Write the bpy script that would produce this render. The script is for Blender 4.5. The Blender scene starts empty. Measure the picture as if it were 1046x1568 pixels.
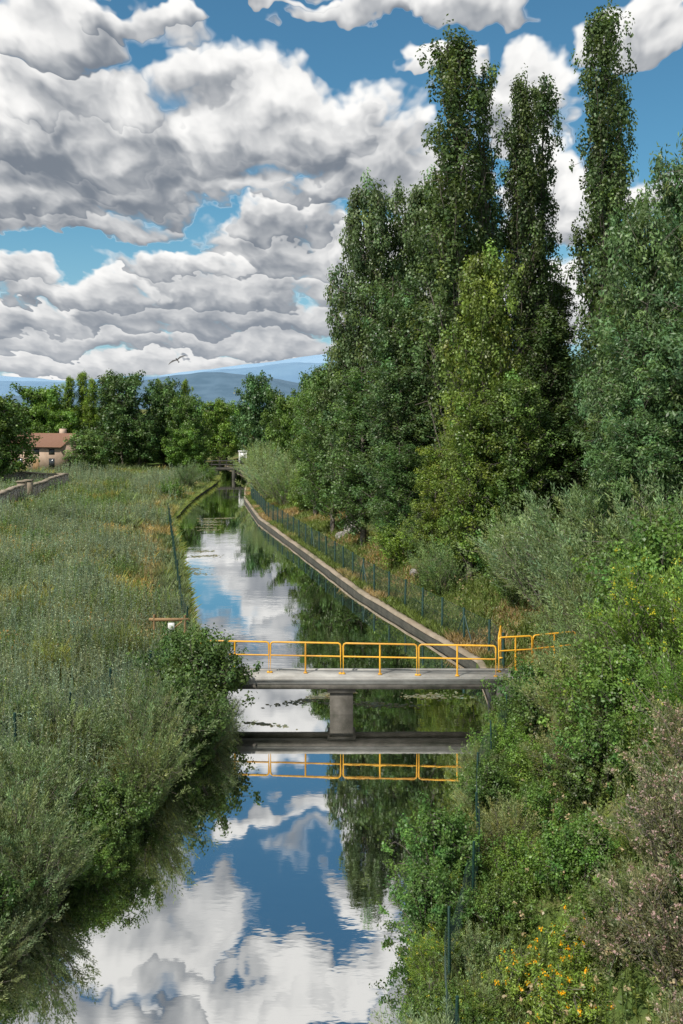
import bpy, math, numpy as np, bmesh
from mathutils import Vector, noise as mnoise

rng = np.random.default_rng(11)
scene = bpy.context.scene
scene.view_settings.view_transform = 'Standard'
scene.view_settings.look = 'None'
scene.view_settings.exposure = 0.0

# ------------------------------------------------------------------ node helpers
class NT:
    def __init__(s, tree): s.t = tree; s.n = tree.nodes; s.l = tree.links
    def new(s, typ, **kw):
        n = s.n.new(typ)
        for k, v in kw.items(): setattr(n, k, v)
        return n
    def put(s, sock, v):
        if isinstance(v, bpy.types.NodeSocket): s.l.new(v, sock)
        elif v is not None:
            if isinstance(v, (tuple, list)) and len(v) == 3 and sock.type == 'RGBA': v = (*v, 1)
            sock.default_value = v
    def m(s, op, a, b=None, c=None, clamp=False):
        n = s.new('ShaderNodeMath', operation=op); n.use_clamp = clamp
        for i, v in enumerate((a, b, c)):
            if v is not None: s.put(n.inputs[i], v)
        return n.outputs[0]
    def vm(s, op, a, b=None, c=None):
        n = s.new('ShaderNodeVectorMath', operation=op)
        s.put(n.inputs[0], a)
        if b is not None: s.put(n.inputs[1], b)
        if c is not None: s.put(n.inputs[2], c)
        return n.outputs['Value'] if op in ('DOT_PRODUCT', 'LENGTH') else n.outputs[0]
    def comb(s, x, y, z=0.0):
        n = s.new('ShaderNodeCombineXYZ')
        for i, v in enumerate((x, y, z)): s.put(n.inputs[i], v)
        return n.outputs[0]
    def noise(s, vec, scale, detail=2, rough=0.5, dist=0.0, dim='3D'):
        n = s.new('ShaderNodeTexNoise', noise_dimensions=dim)
        s.put(n.inputs['Vector'], vec); n.inputs['Scale'].default_value = scale
        n.inputs['Detail'].default_value = detail; n.inputs['Roughness'].default_value = rough
        n.inputs['Distortion'].default_value = dist
        return n.outputs[0]
    def mr(s, v, a, b, c, d, smooth=True):
        n = s.new('ShaderNodeMapRange'); n.interpolation_type = 'SMOOTHSTEP' if smooth else 'LINEAR'
        s.put(n.inputs[0], v)
        for i, q in enumerate((a, b, c, d)): s.put(n.inputs[i+1], q)
        return n.outputs[0]
    def mix(s, f, a, b, mode='MIX'):
        n = s.new('ShaderNodeMix', data_type='RGBA', blend_type=mode)
        s.put(n.inputs[0], f); s.put(n.inputs[6], a); s.put(n.inputs[7], b)
        return n.outputs[2]

def newmat(name):
    m = bpy.data.materials.new(name); m.use_nodes = True
    nt = NT(m.node_tree); nt.n.clear()
    out = nt.new('ShaderNodeOutputMaterial')
    return m, nt, out

def simple_mat(name, c1, c2, scale=4.0, rough=0.8, bump=0.0, metal=0.0, detail=6, coord='Object', c3=None):
    m, nt, out = newmat(name)
    tc = nt.new('ShaderNodeTexCoord').outputs[coord]
    f = nt.mr(nt.noise(tc, scale, detail, 0.6), 0.3, 0.7, 0, 1)
    col = nt.mix(f, c1, c2)
    if c3 is not None:
        g = nt.mr(nt.noise(tc, scale*0.27, 4, 0.6), 0.5, 0.68, 0, 0.85)
        col = nt.mix(g, col, c3)
    p = nt.new('ShaderNodeBsdfPrincipled')
    nt.put(p.inputs['Base Color'], col); p.inputs['Roughness'].default_value = rough
    p.inputs['Metallic'].default_value = metal
    if bump > 0:
        b = nt.new('ShaderNodeBump'); b.inputs['Strength'].default_value = bump; b.inputs['Distance'].default_value = 0.05
        nt.put(b.inputs['Height'], nt.noise(tc, scale*3, 5, 0.65)); nt.put(p.inputs['Normal'], b.outputs[0])
    nt.l.new(p.outputs[0], out.inputs[0])
    return m

def foliage_mat(name, transl=0.3, gain=1.0):
    m, nt, out = newmat(name)
    at = nt.new('ShaderNodeAttribute', attribute_name='Col').outputs['Color']
    oc = nt.new('ShaderNodeObjectInfo').outputs['Color']
    col = nt.mix(1.0, nt.mix(1.0, at, oc, 'MULTIPLY'), (gain*1.05, gain*0.98, gain*1.02), 'MULTIPLY')
    df = nt.new('ShaderNodeBsdfDiffuse'); nt.put(df.inputs[0], col)
    gl = nt.new('ShaderNodeBsdfGlossy'); gl.inputs['Roughness'].default_value = 0.45; gl.inputs[0].default_value = (1, 1, 1, 1)
    m1 = nt.new('ShaderNodeMixShader'); m1.inputs[0].default_value = 0.035
    nt.l.new(df.outputs[0], m1.inputs[1]); nt.l.new(gl.outputs[0], m1.inputs[2])
    tr = nt.new('ShaderNodeBsdfTranslucent')
    nt.put(tr.inputs[0], nt.mix(1.0, col, (1.55, 1.55, 0.8), 'MULTIPLY'))
    mx = nt.new('ShaderNodeMixShader'); mx.inputs[0].default_value = transl
    nt.l.new(m1.outputs[0], mx.inputs[1]); nt.l.new(tr.outputs[0], mx.inputs[2]); nt.l.new(mx.outputs[0], out.inputs[0])
    return m

LEAF = foliage_mat('leaf_foliage', 0.28, 1.95)
GRASSM = foliage_mat('grass_blades', 0.35, 1.85)
BARK = simple_mat('bark', (0.09, 0.075, 0.06), (0.22, 0.19, 0.16), 3.0, 0.9)
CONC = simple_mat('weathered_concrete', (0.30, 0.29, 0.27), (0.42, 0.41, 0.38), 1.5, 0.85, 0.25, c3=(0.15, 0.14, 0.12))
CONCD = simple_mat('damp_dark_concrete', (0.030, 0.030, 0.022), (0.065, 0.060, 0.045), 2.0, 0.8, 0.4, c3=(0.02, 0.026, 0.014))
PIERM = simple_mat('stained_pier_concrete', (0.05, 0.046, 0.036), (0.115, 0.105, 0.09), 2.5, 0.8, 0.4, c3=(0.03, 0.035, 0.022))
COPE = simple_mat('coping_stone', (0.21, 0.165, 0.115), (0.31, 0.255, 0.19), 1.2, 0.9, 0.4, c3=(0.09, 0.09, 0.045))
YEL = simple_mat('yellow_paint', (0.72, 0.36, 0.02), (0.80, 0.42, 0.03), 3.0, 0.45, 0.05, c3=(0.50, 0.24, 0.03))
GRN = simple_mat('green_coated_steel', (0.010, 0.040, 0.032), (0.016, 0.055, 0.042), 5.0, 0.5)
DARKST = simple_mat('dark_steel', (0.03, 0.03, 0.03), (0.06, 0.055, 0.05), 5.0, 0.5)
WHITE = simple_mat('white_paint', (0.6, 0.6, 0.58), (0.75, 0.75, 0.72), 5.0, 0.5)
WOOD = simple_mat('old_wood', (0.22, 0.13, 0.06), (0.33, 0.21, 0.10), 6.0, 0.8, 0.2)
STONE = simple_mat('granite_rock', (0.16, 0.15, 0.14), (0.34, 0.32, 0.29), 3.0, 0.9, 0.6)

# ------------------------------------------------------------------ mesh builder
class MB:
    def __init__(s): s.V = []; s.L = []; s.S = []; s.C = []; s.MI = []; s.n = 0
    def add(s, v, f, col=(0.5, 0.5, 0.5), mi=0):
        v = np.asarray(v, float).reshape(-1, 3); f = np.asarray(f, int)
        s.V.append(v); s.L.append((f + s.n).ravel()); s.S.append(np.full(len(f), f.shape[1]))
        c = np.asarray(col, float)
        if c.ndim == 1: c = np.tile(c, (len(v), 1))
        s.C.append(c[:, :3]); s.MI.append(np.full(len(f), mi)); s.n += len(v)
    def mesh(s, name, mats, smooth=False):
        V = np.concatenate(s.V); L = np.concatenate(s.L); S = np.concatenate(s.S); C = np.concatenate(s.C); MI = np.concatenate(s.MI)
        me = bpy.data.meshes.new(name)
        me.vertices.add(len(V)); me.vertices.foreach_set('co', V.astype(np.float32).ravel())
        me.loops.add(len(L)); me.loops.foreach_set('vertex_index', L.astype(np.int32))
        me.polygons.add(len(S)); st = np.concatenate([[0], np.cumsum(S)[:-1]])
        me.polygons.foreach_set('loop_start', st.astype(np.int32))
        for m in mats: me.materials.append(m)
        me.polygons.foreach_set('material_index', MI.astype(np.int32))
        if smooth: me.polygons.foreach_set('use_smooth', np.ones(len(S), bool))
        a = me.attributes.new('Col', 'FLOAT_COLOR', 'POINT')
        a.data.foreach_set('color', np.hstack([C, np.ones((len(C), 1))]).astype(np.float32).ravel())
        me.update(calc_edges=True)
        return me
    def obj(s, name, mats, parent=None, smooth=False):
        return link(name, s.mesh(name, mats, smooth), parent)

def link(name, me, parent=None, loc=(0, 0, 0), scale=(1, 1, 1), rz=0.0, color=(1, 1, 1)):
    o = bpy.data.objects.new(name, me); scene.collection.objects.link(o)
    o.location = loc; o.scale = scale; o.rotation_euler = (0, 0, rz); o.color = (*color, 1)
    if parent: o.parent = parent
    return o
def empty(name):
    o = bpy.data.objects.new(name, None); scene.collection.objects.link(o); return o

def unit(v): return v / np.maximum(np.linalg.norm(v, axis=-1, keepdims=True), 1e-9)
def rdir(n, r=rng): return unit(r.normal(size=(n, 3)))

def box(mb, x0, x1, y0, y1, z0, z1, mi=0, col=(.5, .5, .5)):
    v = [(x0,y0,z0),(x1,y0,z0),(x1,y1,z0),(x0,y1,z0),(x0,y0,z1),(x1,y0,z1),(x1,y1,z1),(x0,y1,z1)]
    mb.add(v, [(0,3,2,1),(4,5,6,7),(0,1,5,4),(1,2,6,5),(2,3,7,6),(3,0,4,7)], col, mi)

def tube(mb, path, rad, sides=6, mi=0, col=(.5,.5,.5), cap=False):
    path = np.asarray(path, float); K = len(path)
    rad = np.broadcast_to(np.asarray(rad, float), (K,))
    t = unit(np.gradient(path, axis=0))
    ref = np.array([0, 0, 1.0]) if abs(t[:, 2]).mean() < 0.8 else np.array([1.0, 0, 0])
    a = unit(np.cross(t, ref)); b = np.cross(t, a)
    th = np.linspace(0, 2*np.pi, sides, endpoint=False)
    ring = a[:, None, :]*np.cos(th)[None, :, None] + b[:, None, :]*np.sin(th)[None, :, None]
    v = path[:, None, :] + ring*rad[:, None, None]
    i = np.arange(K-1)[:, None]*sides; j = np.arange(sides)[None, :]; j2 = (j+1) % sides
    f = np.stack([i+j, i+j2, i+sides+j2, i+sides+j], -1).reshape(-1, 4)
    mb.add(v.reshape(-1, 3), f, col, mi)
    if cap:
        mb.add(v[-1], [list(range(sides))], col, mi); mb.add(v[0], [list(range(sides))[::-1]], col, mi)

def segs(mb, p0, p1, r, sides=4, mi=0, col=(.5,.5,.5)):
    p0 = np.asarray(p0, float); p1 = np.asarray(p1, float); n = len(p0)
    t = unit(p1-p0); ref = np.where(np.abs(t[:, 2:3]) < 0.8, [[0, 0, 1.0]], [[1.0, 0, 0]])
    a = unit(np.cross(t, ref)); b = np.cross(t, a)
    r = np.broadcast_to(np.asarray(r, float), (n,))[:, None, None]
    th = np.linspace(0, 2*np.pi, sides, endpoint=False)
    ring = (a[:, None, :]*np.cos(th)[None, :, None] + b[:, None, :]*np.sin(th)[None, :, None])*r
    v = np.concatenate([p0[:, None]+ring, p1[:, None]+ring], 1)
    base = np.arange(n)[:, None, None]*2*sides
    j = np.arange(sides); q = np.stack([j, (j+1) % sides, sides+(j+1) % sides, sides+j], -1)[None]
    c = col
    if np.ndim(col) == 2: c = np.repeat(np.asarray(col), 2*sides, 0)
    mb.add(v.reshape(-1, 3), (base+q).reshape(-1, 4), c, mi)

def leaves(mb, c, out, l, w, col, r=rng, droop=0.0, mi=0, axis=None, asp=0.45):
    n = len(c)
    if axis is None:
        nn = unit(out*1.0 + rdir(n, r)*0.75 + np.array([0, 0, 0.35]))
        a = np.cross(nn, rdir(n, r)); a = unit(a); a[:, 2] -= droop; a = unit(a)
    else:
        a = unit(axis); nn = unit(np.cross(a, rdir(n, r)))
    b = unit(np.cross(nn, a))
    l = (l*r.uniform(0.65, 1.3, n))[:, None]; w = (w*r.uniform(0.7, 1.25, n))[:, None]
    base = c-a*l*0.5; tip = c+a*l*0.5; mid = c-a*l*(0.5-asp)
    v = np.stack([base, mid+b*w*0.5, tip, mid-b*w*0.5], 1).reshape(-1, 3)
    mb.add(v, np.arange(4*n).reshape(-1, 4), np.repeat(col, 4, 0), mi)

def jitcol(base, n, r, hue=0.10, val=0.22):
    c = np.tile(np.asarray(base, float), (n, 1))
    c *= np.exp(r.normal(0, val, (n, 1)))
    h = r.normal(0, hue, n); c[:, 0] *= np.exp(h); c[:, 2] *= np.exp(-h*0.8)
    return c

def lattice(x, y, seed=0):
    r = np.random.default_rng(seed); G = r.random((256, 256))
    xi = np.floor(x).astype(int); yi = np.floor(y).astype(int); fx = x-xi; fy = y-yi
    fx = fx*fx*(3-2*fx); fy = fy*fy*(3-2*fy)
    g = lambda a, b: G[a % 256, b % 256]
    return (g(xi, yi)*(1-fx)+g(xi+1, yi)*fx)*(1-fy)+(g(xi, yi+1)*(1-fx)+g(xi+1, yi+1)*fx)*fy
def fbm(x, y, s, seed=0, o=3):
    v = 0; a = 1; t = 0
    for k in range(o): v = v+a*lattice(x*s*2**k+17*k, y*s*2**k+5*k, seed+k); t += a; a *= 0.5
    return v/t

# ------------------------------------------------------------------ layout of the canal
CY = np.array([-60, 0, 10, 16, 19, 22, 29, 33, 38, 45, 52.6, 66, 88, 107, 120, 132, 145, 160, 175, 9000.])
CR = np.array([0.5, 0.6, 0.9, 1.4, 1.9, 2.5, 4.2, 5.1, 5.3, 3.2, 1.0, -2.1, -7.3, -10.4, -11.6, -12.3, -13.6, -17, -22, -22.])
CL = np.array([-8, -7.8, -7.4, -6.9, -6.3, -5.4, -4.2, -4.0, -5.2, -6.9, -8.3, -10.8, -15.0, -16.2, -16.4, -16.6, -17.8, -21, -26, -26.])
def RX(y): return np.interp(y, CY, CR)
def LX(y): return np.interp(y, CY, CL)
ZE = 0.30
def ground(x, y):
    x = np.asarray(x, float); y = np.asarray(y, float)
    dr = np.maximum(x-RX(y), 0); dl = np.maximum(LX(y)-x, 0)
    Hr = np.interp(y, [-60, 22, 40, 70, 140, 9000], [3.4, 3.2, 2.1, 1.4, 1.1, 1.3])
    t = np.clip((dr-0.8)/6.5, 0, 1); t = t*t*(3-2*t)
    zr = ZE+Hr*t+0.03*np.clip(dr-8, 0, 40)
    zl = ZE+0.55*np.clip(dl/5, 0, 1)+0.9*np.clip(dl/60, 0, 1)
    z = np.where(x > (RX(y)+LX(y))/2, zr, zl)
    d = np.maximum(dr, dl)
    z = z+(fbm(x, y, 0.22, 3)-0.5)*0.5*np.clip(d/3, 0, 1)
    z = z+np.clip((y-300)/3000, 0, 1)*4
    return z

ys = np.concatenate([np.arange(-60, 178, 1.25), 178*np.exp(np.linspace(0.02, math.log(11000/178), 34))])
off = np.array([0.02, 0.5, 1, 1.6, 2.3, 3.1, 4, 5, 6, 7, 8.2, 9.5, 11, 13, 15, 17.5, 20, 23, 27, 32, 38, 45, 55, 70, 90, 130, 200, 350, 700, 1500, 3500, 8000])
Xc = []; Zc = []
for y in ys:
    L, R = LX(y), RX(y)
    xs = np.concatenate([(L-off)[::-1], [L, R], R+off])
    zz = ground(xs, np.full(len(xs), y))
    bed = -1.2 if y < 172 else 0.4
    zz[len(off)] = bed; zz[len(off)+1] = bed
    Xc.append(xs); Zc.append(zz)
Xc = np.array(Xc); Zc = np.array(Zc); Yc = np.repeat(ys[:, None], Xc.shape[1], 1)
nr, nc = Xc.shape
ii = np.arange(nr-1)[:, None]*nc+np.arange(nc-1)[None]
mb = MB(); mb.add(np.stack([Xc, Yc, Zc], -1).reshape(-1, 3), np.stack([ii, ii+1, ii+nc+1, ii+nc], -1).reshape(-1, 4))
m, nt, out = newmat('meadow_soil')
tc = nt.new('ShaderNodeTexCoord').outputs['Object']
f1 = nt.mr(nt.noise(tc, 0.18, 4, 0.6), 0.38, 0.62, 0, 1); f2 = nt.mr(nt.noise(tc, 1.3, 5, 0.7), 0.35, 0.65, 0, 1)
c = nt.mix(f2, (0.05, 0.09, 0.025), (0.10, 0.14, 0.04)); c2 = nt.mix(f2, (0.11, 0.11, 0.045), (0.22, 0.18, 0.09))
c = nt.mix(f1, c, c2)
p = nt.new('ShaderNodeBsdfDiffuse'); nt.put(p.inputs[0], c)
nt.l.new(p.outputs[0], out.inputs[0])
mb.obj('ground', [m], smooth=True)

# water
m, nt, out = newmat('canal_water')
tc = nt.new('ShaderNodeTexCoord').outputs['Object']
geo = nt.new('ShaderNodeSeparateXYZ'); nt.put(geo.inputs[0], tc)
st = nt.vm('MULTIPLY', tc, (0.6, 1.2, 1.0))
n1 = nt.noise(st, 0.9, 2, 0.5); n2 = nt.noise(st, 4.0, 2, 0.55)
patch = nt.mr(nt.noise(tc, 0.09, 3, 0.5), 0.45, 0.62, 0.15, 1.0)
far = nt.mr(geo.outputs[1], 30, 70, 0.35, 1.0)
h = nt.m('MULTIPLY', nt.m('ADD', nt.m('MULTIPLY', n1, 0.8), nt.m('MULTIPLY', n2, 0.3)), nt.m('MULTIPLY', patch, far))
bp = nt.new('ShaderNodeBump'); bp.inputs['Strength'].default_value = 0.10; bp.inputs['Distance'].default_value = 0.10
nt.put(bp.inputs['Height'], h)
gl = nt.new('ShaderNodeBsdfGlossy'); gl.inputs['Roughness'].default_value = 0.02; gl.inputs['Color'].default_value = (0.96, 0.96, 0.95, 1)
nt.put(gl.inputs['Normal'], bp.outputs[0])
df = nt.new('ShaderNodeBsdfDiffuse'); df.inputs['Color'].default_value = (0.012, 0.015, 0.009, 1)
fr = nt.new('ShaderNodeFresnel'); fr.inputs[0].default_value = 1.33
fac = nt.mr(fr.outputs[0], 0.0, 0.5, 0.72, 0.97, False)
mx = nt.new('ShaderNodeMixShader'); nt.put(mx.inputs[0], fac)
nt.l.new(df.outputs[0], mx.inputs[1]); nt.l.new(gl.outputs[0], mx.inputs[2]); nt.l.new(mx.outputs[0], out.inputs[0])
mb = MB(); mb.add([(-34, -60, 0), (14, -60, 0), (14, 174, 0), (-34, 174, 0)], [(0, 1, 2, 3)])
mb.obj('water', [m])

# canal walls with coping
def strip(mb, xs, ys_, w, z0, z1, side):
    p = np.stack([xs, ys_], 1); t = unit(np.gradient(p, axis=0)); nrm = np.stack([t[:, 1], -t[:, 0]], 1)*side
    i0 = p-nrm*0.05; o0 = p+nrm*w; K = len(p)
    jit = (lattice(ys_*0.7, ys_*0, 5)-0.5)*0.06
    wj = (lattice(ys_*1.9, ys_*0, 15)-0.5)[:, None]*0.2*min(w, 0.4)/0.4
    def row(q, z): return np.column_stack([q, np.full(K, z)+jit])
    v = np.stack([row(i0, z0), row(i0, z1), row(o0+nrm*wj, z1), row(o0+nrm*wj, z0)], 1).reshape(-1, 3)
    fs = []
    for k in range(K-1):
        for a in range(3): fs.append((4*k+a, 4*k+a+1, 4*k+4+a+1, 4*k+4+a))
    mb.add(v, fs)
yy = np.arange(34.5, 168, 0.6)
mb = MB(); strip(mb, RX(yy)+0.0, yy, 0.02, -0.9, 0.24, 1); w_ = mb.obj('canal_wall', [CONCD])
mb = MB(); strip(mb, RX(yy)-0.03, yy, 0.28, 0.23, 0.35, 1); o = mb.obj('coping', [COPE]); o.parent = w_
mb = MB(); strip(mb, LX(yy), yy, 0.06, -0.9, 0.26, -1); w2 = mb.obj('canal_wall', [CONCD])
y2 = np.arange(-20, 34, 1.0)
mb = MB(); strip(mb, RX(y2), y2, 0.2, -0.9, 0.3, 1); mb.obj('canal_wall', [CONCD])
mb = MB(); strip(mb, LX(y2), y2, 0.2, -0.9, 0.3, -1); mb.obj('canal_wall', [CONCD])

# ------------------------------------------------------------------ footbridge
br = empty('concrete_footbridge')
x0, x1 = -4.6, 5.6
mb = MB(); box(mb, x0, x1, 32.4, 33.5, 1.0, 1.2); box(mb, x0, x1, 32.36, 32.46, 1.13, 1.235); box(mb, x0, x1, 33.44, 33.54, 1.13, 1.235)
mb.obj('deck_slab', [CONC], br)
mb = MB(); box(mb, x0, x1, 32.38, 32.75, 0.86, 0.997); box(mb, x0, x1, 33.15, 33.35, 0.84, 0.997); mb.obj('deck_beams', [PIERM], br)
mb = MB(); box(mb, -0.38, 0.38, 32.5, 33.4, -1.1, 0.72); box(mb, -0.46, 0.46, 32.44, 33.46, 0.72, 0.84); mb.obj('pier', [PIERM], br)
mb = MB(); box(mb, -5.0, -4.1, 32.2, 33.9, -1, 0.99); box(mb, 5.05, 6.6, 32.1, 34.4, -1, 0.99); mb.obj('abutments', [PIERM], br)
def rail_panel(mb, a, b, zt=2.22, zb=1.0, mid=1.78, r=0.030, posts=3):
    a = np.array(a, float); b = np.array(b, float)
    def P(t, z): q = a+(b-a)*t; return (q[0], q[1], z)
    L = np.linalg.norm(b-a); c = 0.08/L
    tube(mb, [P(0, zb), P(0, zt-0.09), P(c*0.3, zt-0.03), P(c, zt), P(1-c, zt), P(1-c*0.3, zt-0.03), P(1, zt-0.09), P(1, zb)], r, 8)
    tube(mb, [P(0, mid), P(1, mid)], r*0.85, 8)
    for k in range(1, posts-1): tube(mb, [P(k/(posts-1), zb), P(k/(posts-1), zt)], r, 8)
    for k in range(posts):
        q = P(k/(posts-1), 1.24); box(mb, q[0]-0.06, q[0]+0.06, q[1]-0.05, q[1]+0.05, 1.2, 1.245)
mb = MB()
def ry(x): return 33.3-0.75*(x+4.6)/10.2
for a, b_, n in ((-4.7, -2.42, 3), (-2.36, -0.03, 3), (0.06, 2.48, 3), (2.55, 5.05, 3)):
    rail_panel(mb, (a, ry(a)), (b_, ry(b_)), zb=1.2 if a < 0 else 1.02, posts=n)
mb.obj('yellow_railing', [YEL], br)
mb = MB(); rail_panel(mb, (5.25, 33.2), (6.4, 33.45), zt=2.35, zb=1.0, mid=1.9, posts=3); rail_panel(mb, (6.45, 33.5), (8.0, 34.1), zt=2.35, zb=1.0, mid=1.9, posts=3)
rail_panel(mb, (5.25, 33.25), (5.6, 35.0), zt=2.35, zb=1.0, mid=1.9, posts=2)
mb.obj('bank_railing', [YEL], br)
mb = MB(); box(mb, 5.6, 9.0, 32.6, 34.2, 0.3, 1.06); mb.obj('landing_slab', [COPE], br)

# ------------------------------------------------------------------ fences
def fence(name, pts, H=1.25, sp=2.4, cell=0.16, wr=0.004, braces=(), pr=0.04, sag=0.0):
    pts = np.array(pts, float); d = np.concatenate([[0], np.cumsum(np.linalg.norm(np.diff(pts, axis=0), axis=1))])
    n = int(d[-1]/sp); s = np.linspace(0, d[-1], n+1)
    px = np.interp(s, d, pts[:, 0]); py = np.interp(s, d, pts[:, 1]); pz = ground(px, py)+0.05
    mp = MB()
    for k in range(n+1):
        lx, ly = rng.normal(0, 0.03, 2)
        tube(mp, [(px[k], py[k], pz[k]-0.4), (px[k]+lx, py[k]+ly, pz[k]+H+0.06)], pr, 6, cap=True)
        if k in braces:
            for sg in (-1, 1):
                q = s[k]+sg*0.9
                if 0 <= q <= d[-1]:
                    bx, by = np.interp(q, d, pts[:, 0]), np.interp(q, d, pts[:, 1])
                    tube(mp, [(bx, by, ground(bx, by)), (px[k], py[k], pz[k]+H*0.85)], 0.028, 5)
    m2 = MB(); ns = int(d[-1]/cell)
    ss = np.linspace(0, d[-1], ns+1)
    X = np.interp(ss, d, pts[:, 0]); Y = np.interp(ss, d, pts[:, 1]); Z = np.interp(ss, s, pz)
    HH = H-sag*np.abs(np.sin(ss/sp*math.pi))*(0.5+lattice(ss*0.3, ss*0, 3))
    nh = int(H/cell)
    A = []; B = []
    for k in range(nh):
        za, zb = Z+HH*k/nh, Z+HH*(k+1)/nh
        a0 = np.column_stack([X, Y, za]); b0 = np.column_stack([X, Y, zb])
        A += [a0[:-1], a0[1:]]; B += [b0[1:], b0[:-1]]
    segs(m2, np.concatenate(A), np.concatenate(B), wr, 3)
    for zz in (0.02, 0.5, 1.0):
        a0 = np.column_stack([X, Y, Z+HH*zz]); segs(m2, a0[:-1], a0[1:], wr*1.4, 3)
    e = empty(name); mp.obj('posts', [GRN], e, True); m2.obj('wire_mesh', [GRN], e)
yy = np.arange(36.5, 112, 2.0)
fence('chain_link_fence', [(RX(y)+0.7, y) for y in yy], 1.35, 2.3, 0.17, 0.005, braces=(2, 8, 14), pr=0.055)
yy = np.arange(9, 30, 1.0)
fence('chain_link_fence', [(RX(y)+0.45+0.2*math.sin(y*.7), y) for y in yy], 1.25, 2.4, 0.12, 0.0022, sag=0.25, pr=0.027)
yy = np.arange(42, 90, 2.0)
fence('chain_link_fence', [(LX(y)-0.35, y) for y in yy], 1.2, 2.6, 0.17, 0.0045)
fence('chain_link_fence', [(-4.9, 33.5), (-5.6, 32.6), (-6.6, 30), (-7.3, 27), (-8.2, 24), (-9.0, 20)], 1.7, 2.2, 0.13, 0.004)

# ------------------------------------------------------------------ generators for vegetation
def gen_tree(name, H, profile, nlimb, rise, m, cr, nl, ls, lw, base, seed, clear=0.15, stretch=1.0, droop=0.1, tr=0.012, leaders=1, hue=0.08, asp=0.45):
    r = np.random.default_rng(seed); mb = MB()
    K = 12
    for ld in range(leaders):
        hh = H*(1 if ld == 0 else r.uniform(0.85, 0.95))
        sx, sy = (0, 0) if ld == 0 else r.normal(0, 0.03*H, 2)
        tz = np.linspace(0, 1, K); wan = np.cumsum(r.normal(0, 0.004*H, (K, 2)), 0); wan -= wan[0]
        path = np.column_stack([wan[:, 0]+sx*tz**0.7, wan[:, 1]+sy*tz**0.7, tz*hh])
        path[0, 2] -= 0.4
        rad = H*tr*(1-tz)**0.8+0.02; rad[0] *= 1.3
        tube(mb, path, rad, 7, 1)
        n = nlimb//leaders
        tl = clear+(0.97-clear)*(np.arange(n)+r.random(n))/n
        az0 = r.random()*6.28
        C = []
        for i in range(n):
            t = tl[i]; az = az0+i*2.39996+r.normal(0, 0.35)
            p0 = np.array([np.interp(t, tz, path[:, k]) for k in range(3)])
            te = t+0.3*rise/hh*(1-t); R = profile(min(te, 1.0))*r.uniform(0.45, 1.18)/(1 if leaders == 1 else 1.2)
            rz = min(rise*r.uniform(0.6, 1.15), hh*1.01-p0[2])*(0.35+0.65*(1-t))
            if r.random() < 0.12: R *= 1.2
            e = p0+np.array([math.cos(az)*R, math.sin(az)*R, rz])
            c = p0+np.array([math.cos(az)*R*0.6, math.sin(az)*R*0.6, rz*0.25])
            u = np.linspace(0, 1, 6)[:, None]
            lp = (1-u)**2*p0+2*u*(1-u)*c+u*u*e+r.normal(0, 0.03, (6, 3))*R*u
            rr = max(np.interp(t, tz, rad)*0.45, 0.02)
            tube(mb, lp, np.linspace(rr, 0.012, 6), 4, 1)
            nm = max(2, int(m*(0.4+0.6*R/profile(0.4))))
            s = r.uniform(0.28, 1.0, nm); s[0] = 1.0
            cc = np.column_stack([np.interp(s*5, np.arange(6), lp[:, k]) for k in range(3)])
            offs = r.normal(0, 1, (nm, 3))*np.array([1, 1, 0.8])*cr*0.9
            q = cc+offs*(0.4+s[:, None]*0.6)
            segs(mb, cc, q, 0.014, 3, 1)
            C.append(q)
        C = np.concatenate(C); nC = len(C)
        sz = cr*r.uniform(0.6, 1.35, nC); cnt = np.maximum(6, (nl*(sz/cr)**2*r.uniform(0.6, 1.3, nC))).astype(int)
        idx = np.repeat(np.arange(nC), cnt); N = len(idx)
        dr = rdir(N, r); rad_ = r.random(N)**0.5
        pos = C[idx]+dr*(rad_*sz[idx])[:, None]*np.array([1, 1, stretch])
        ccol = jitcol(base, nC, r, hue, 0.24)
        col = ccol[idx]*np.exp(r.normal(0, 0.18, (N, 1)))
        leaves(mb, pos, unit(dr+np.array([0, 0, 0.3])), ls, lw, col, r, droop, 0, asp=asp)
    return mb.mesh(name, [LEAF, BARK])

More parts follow.
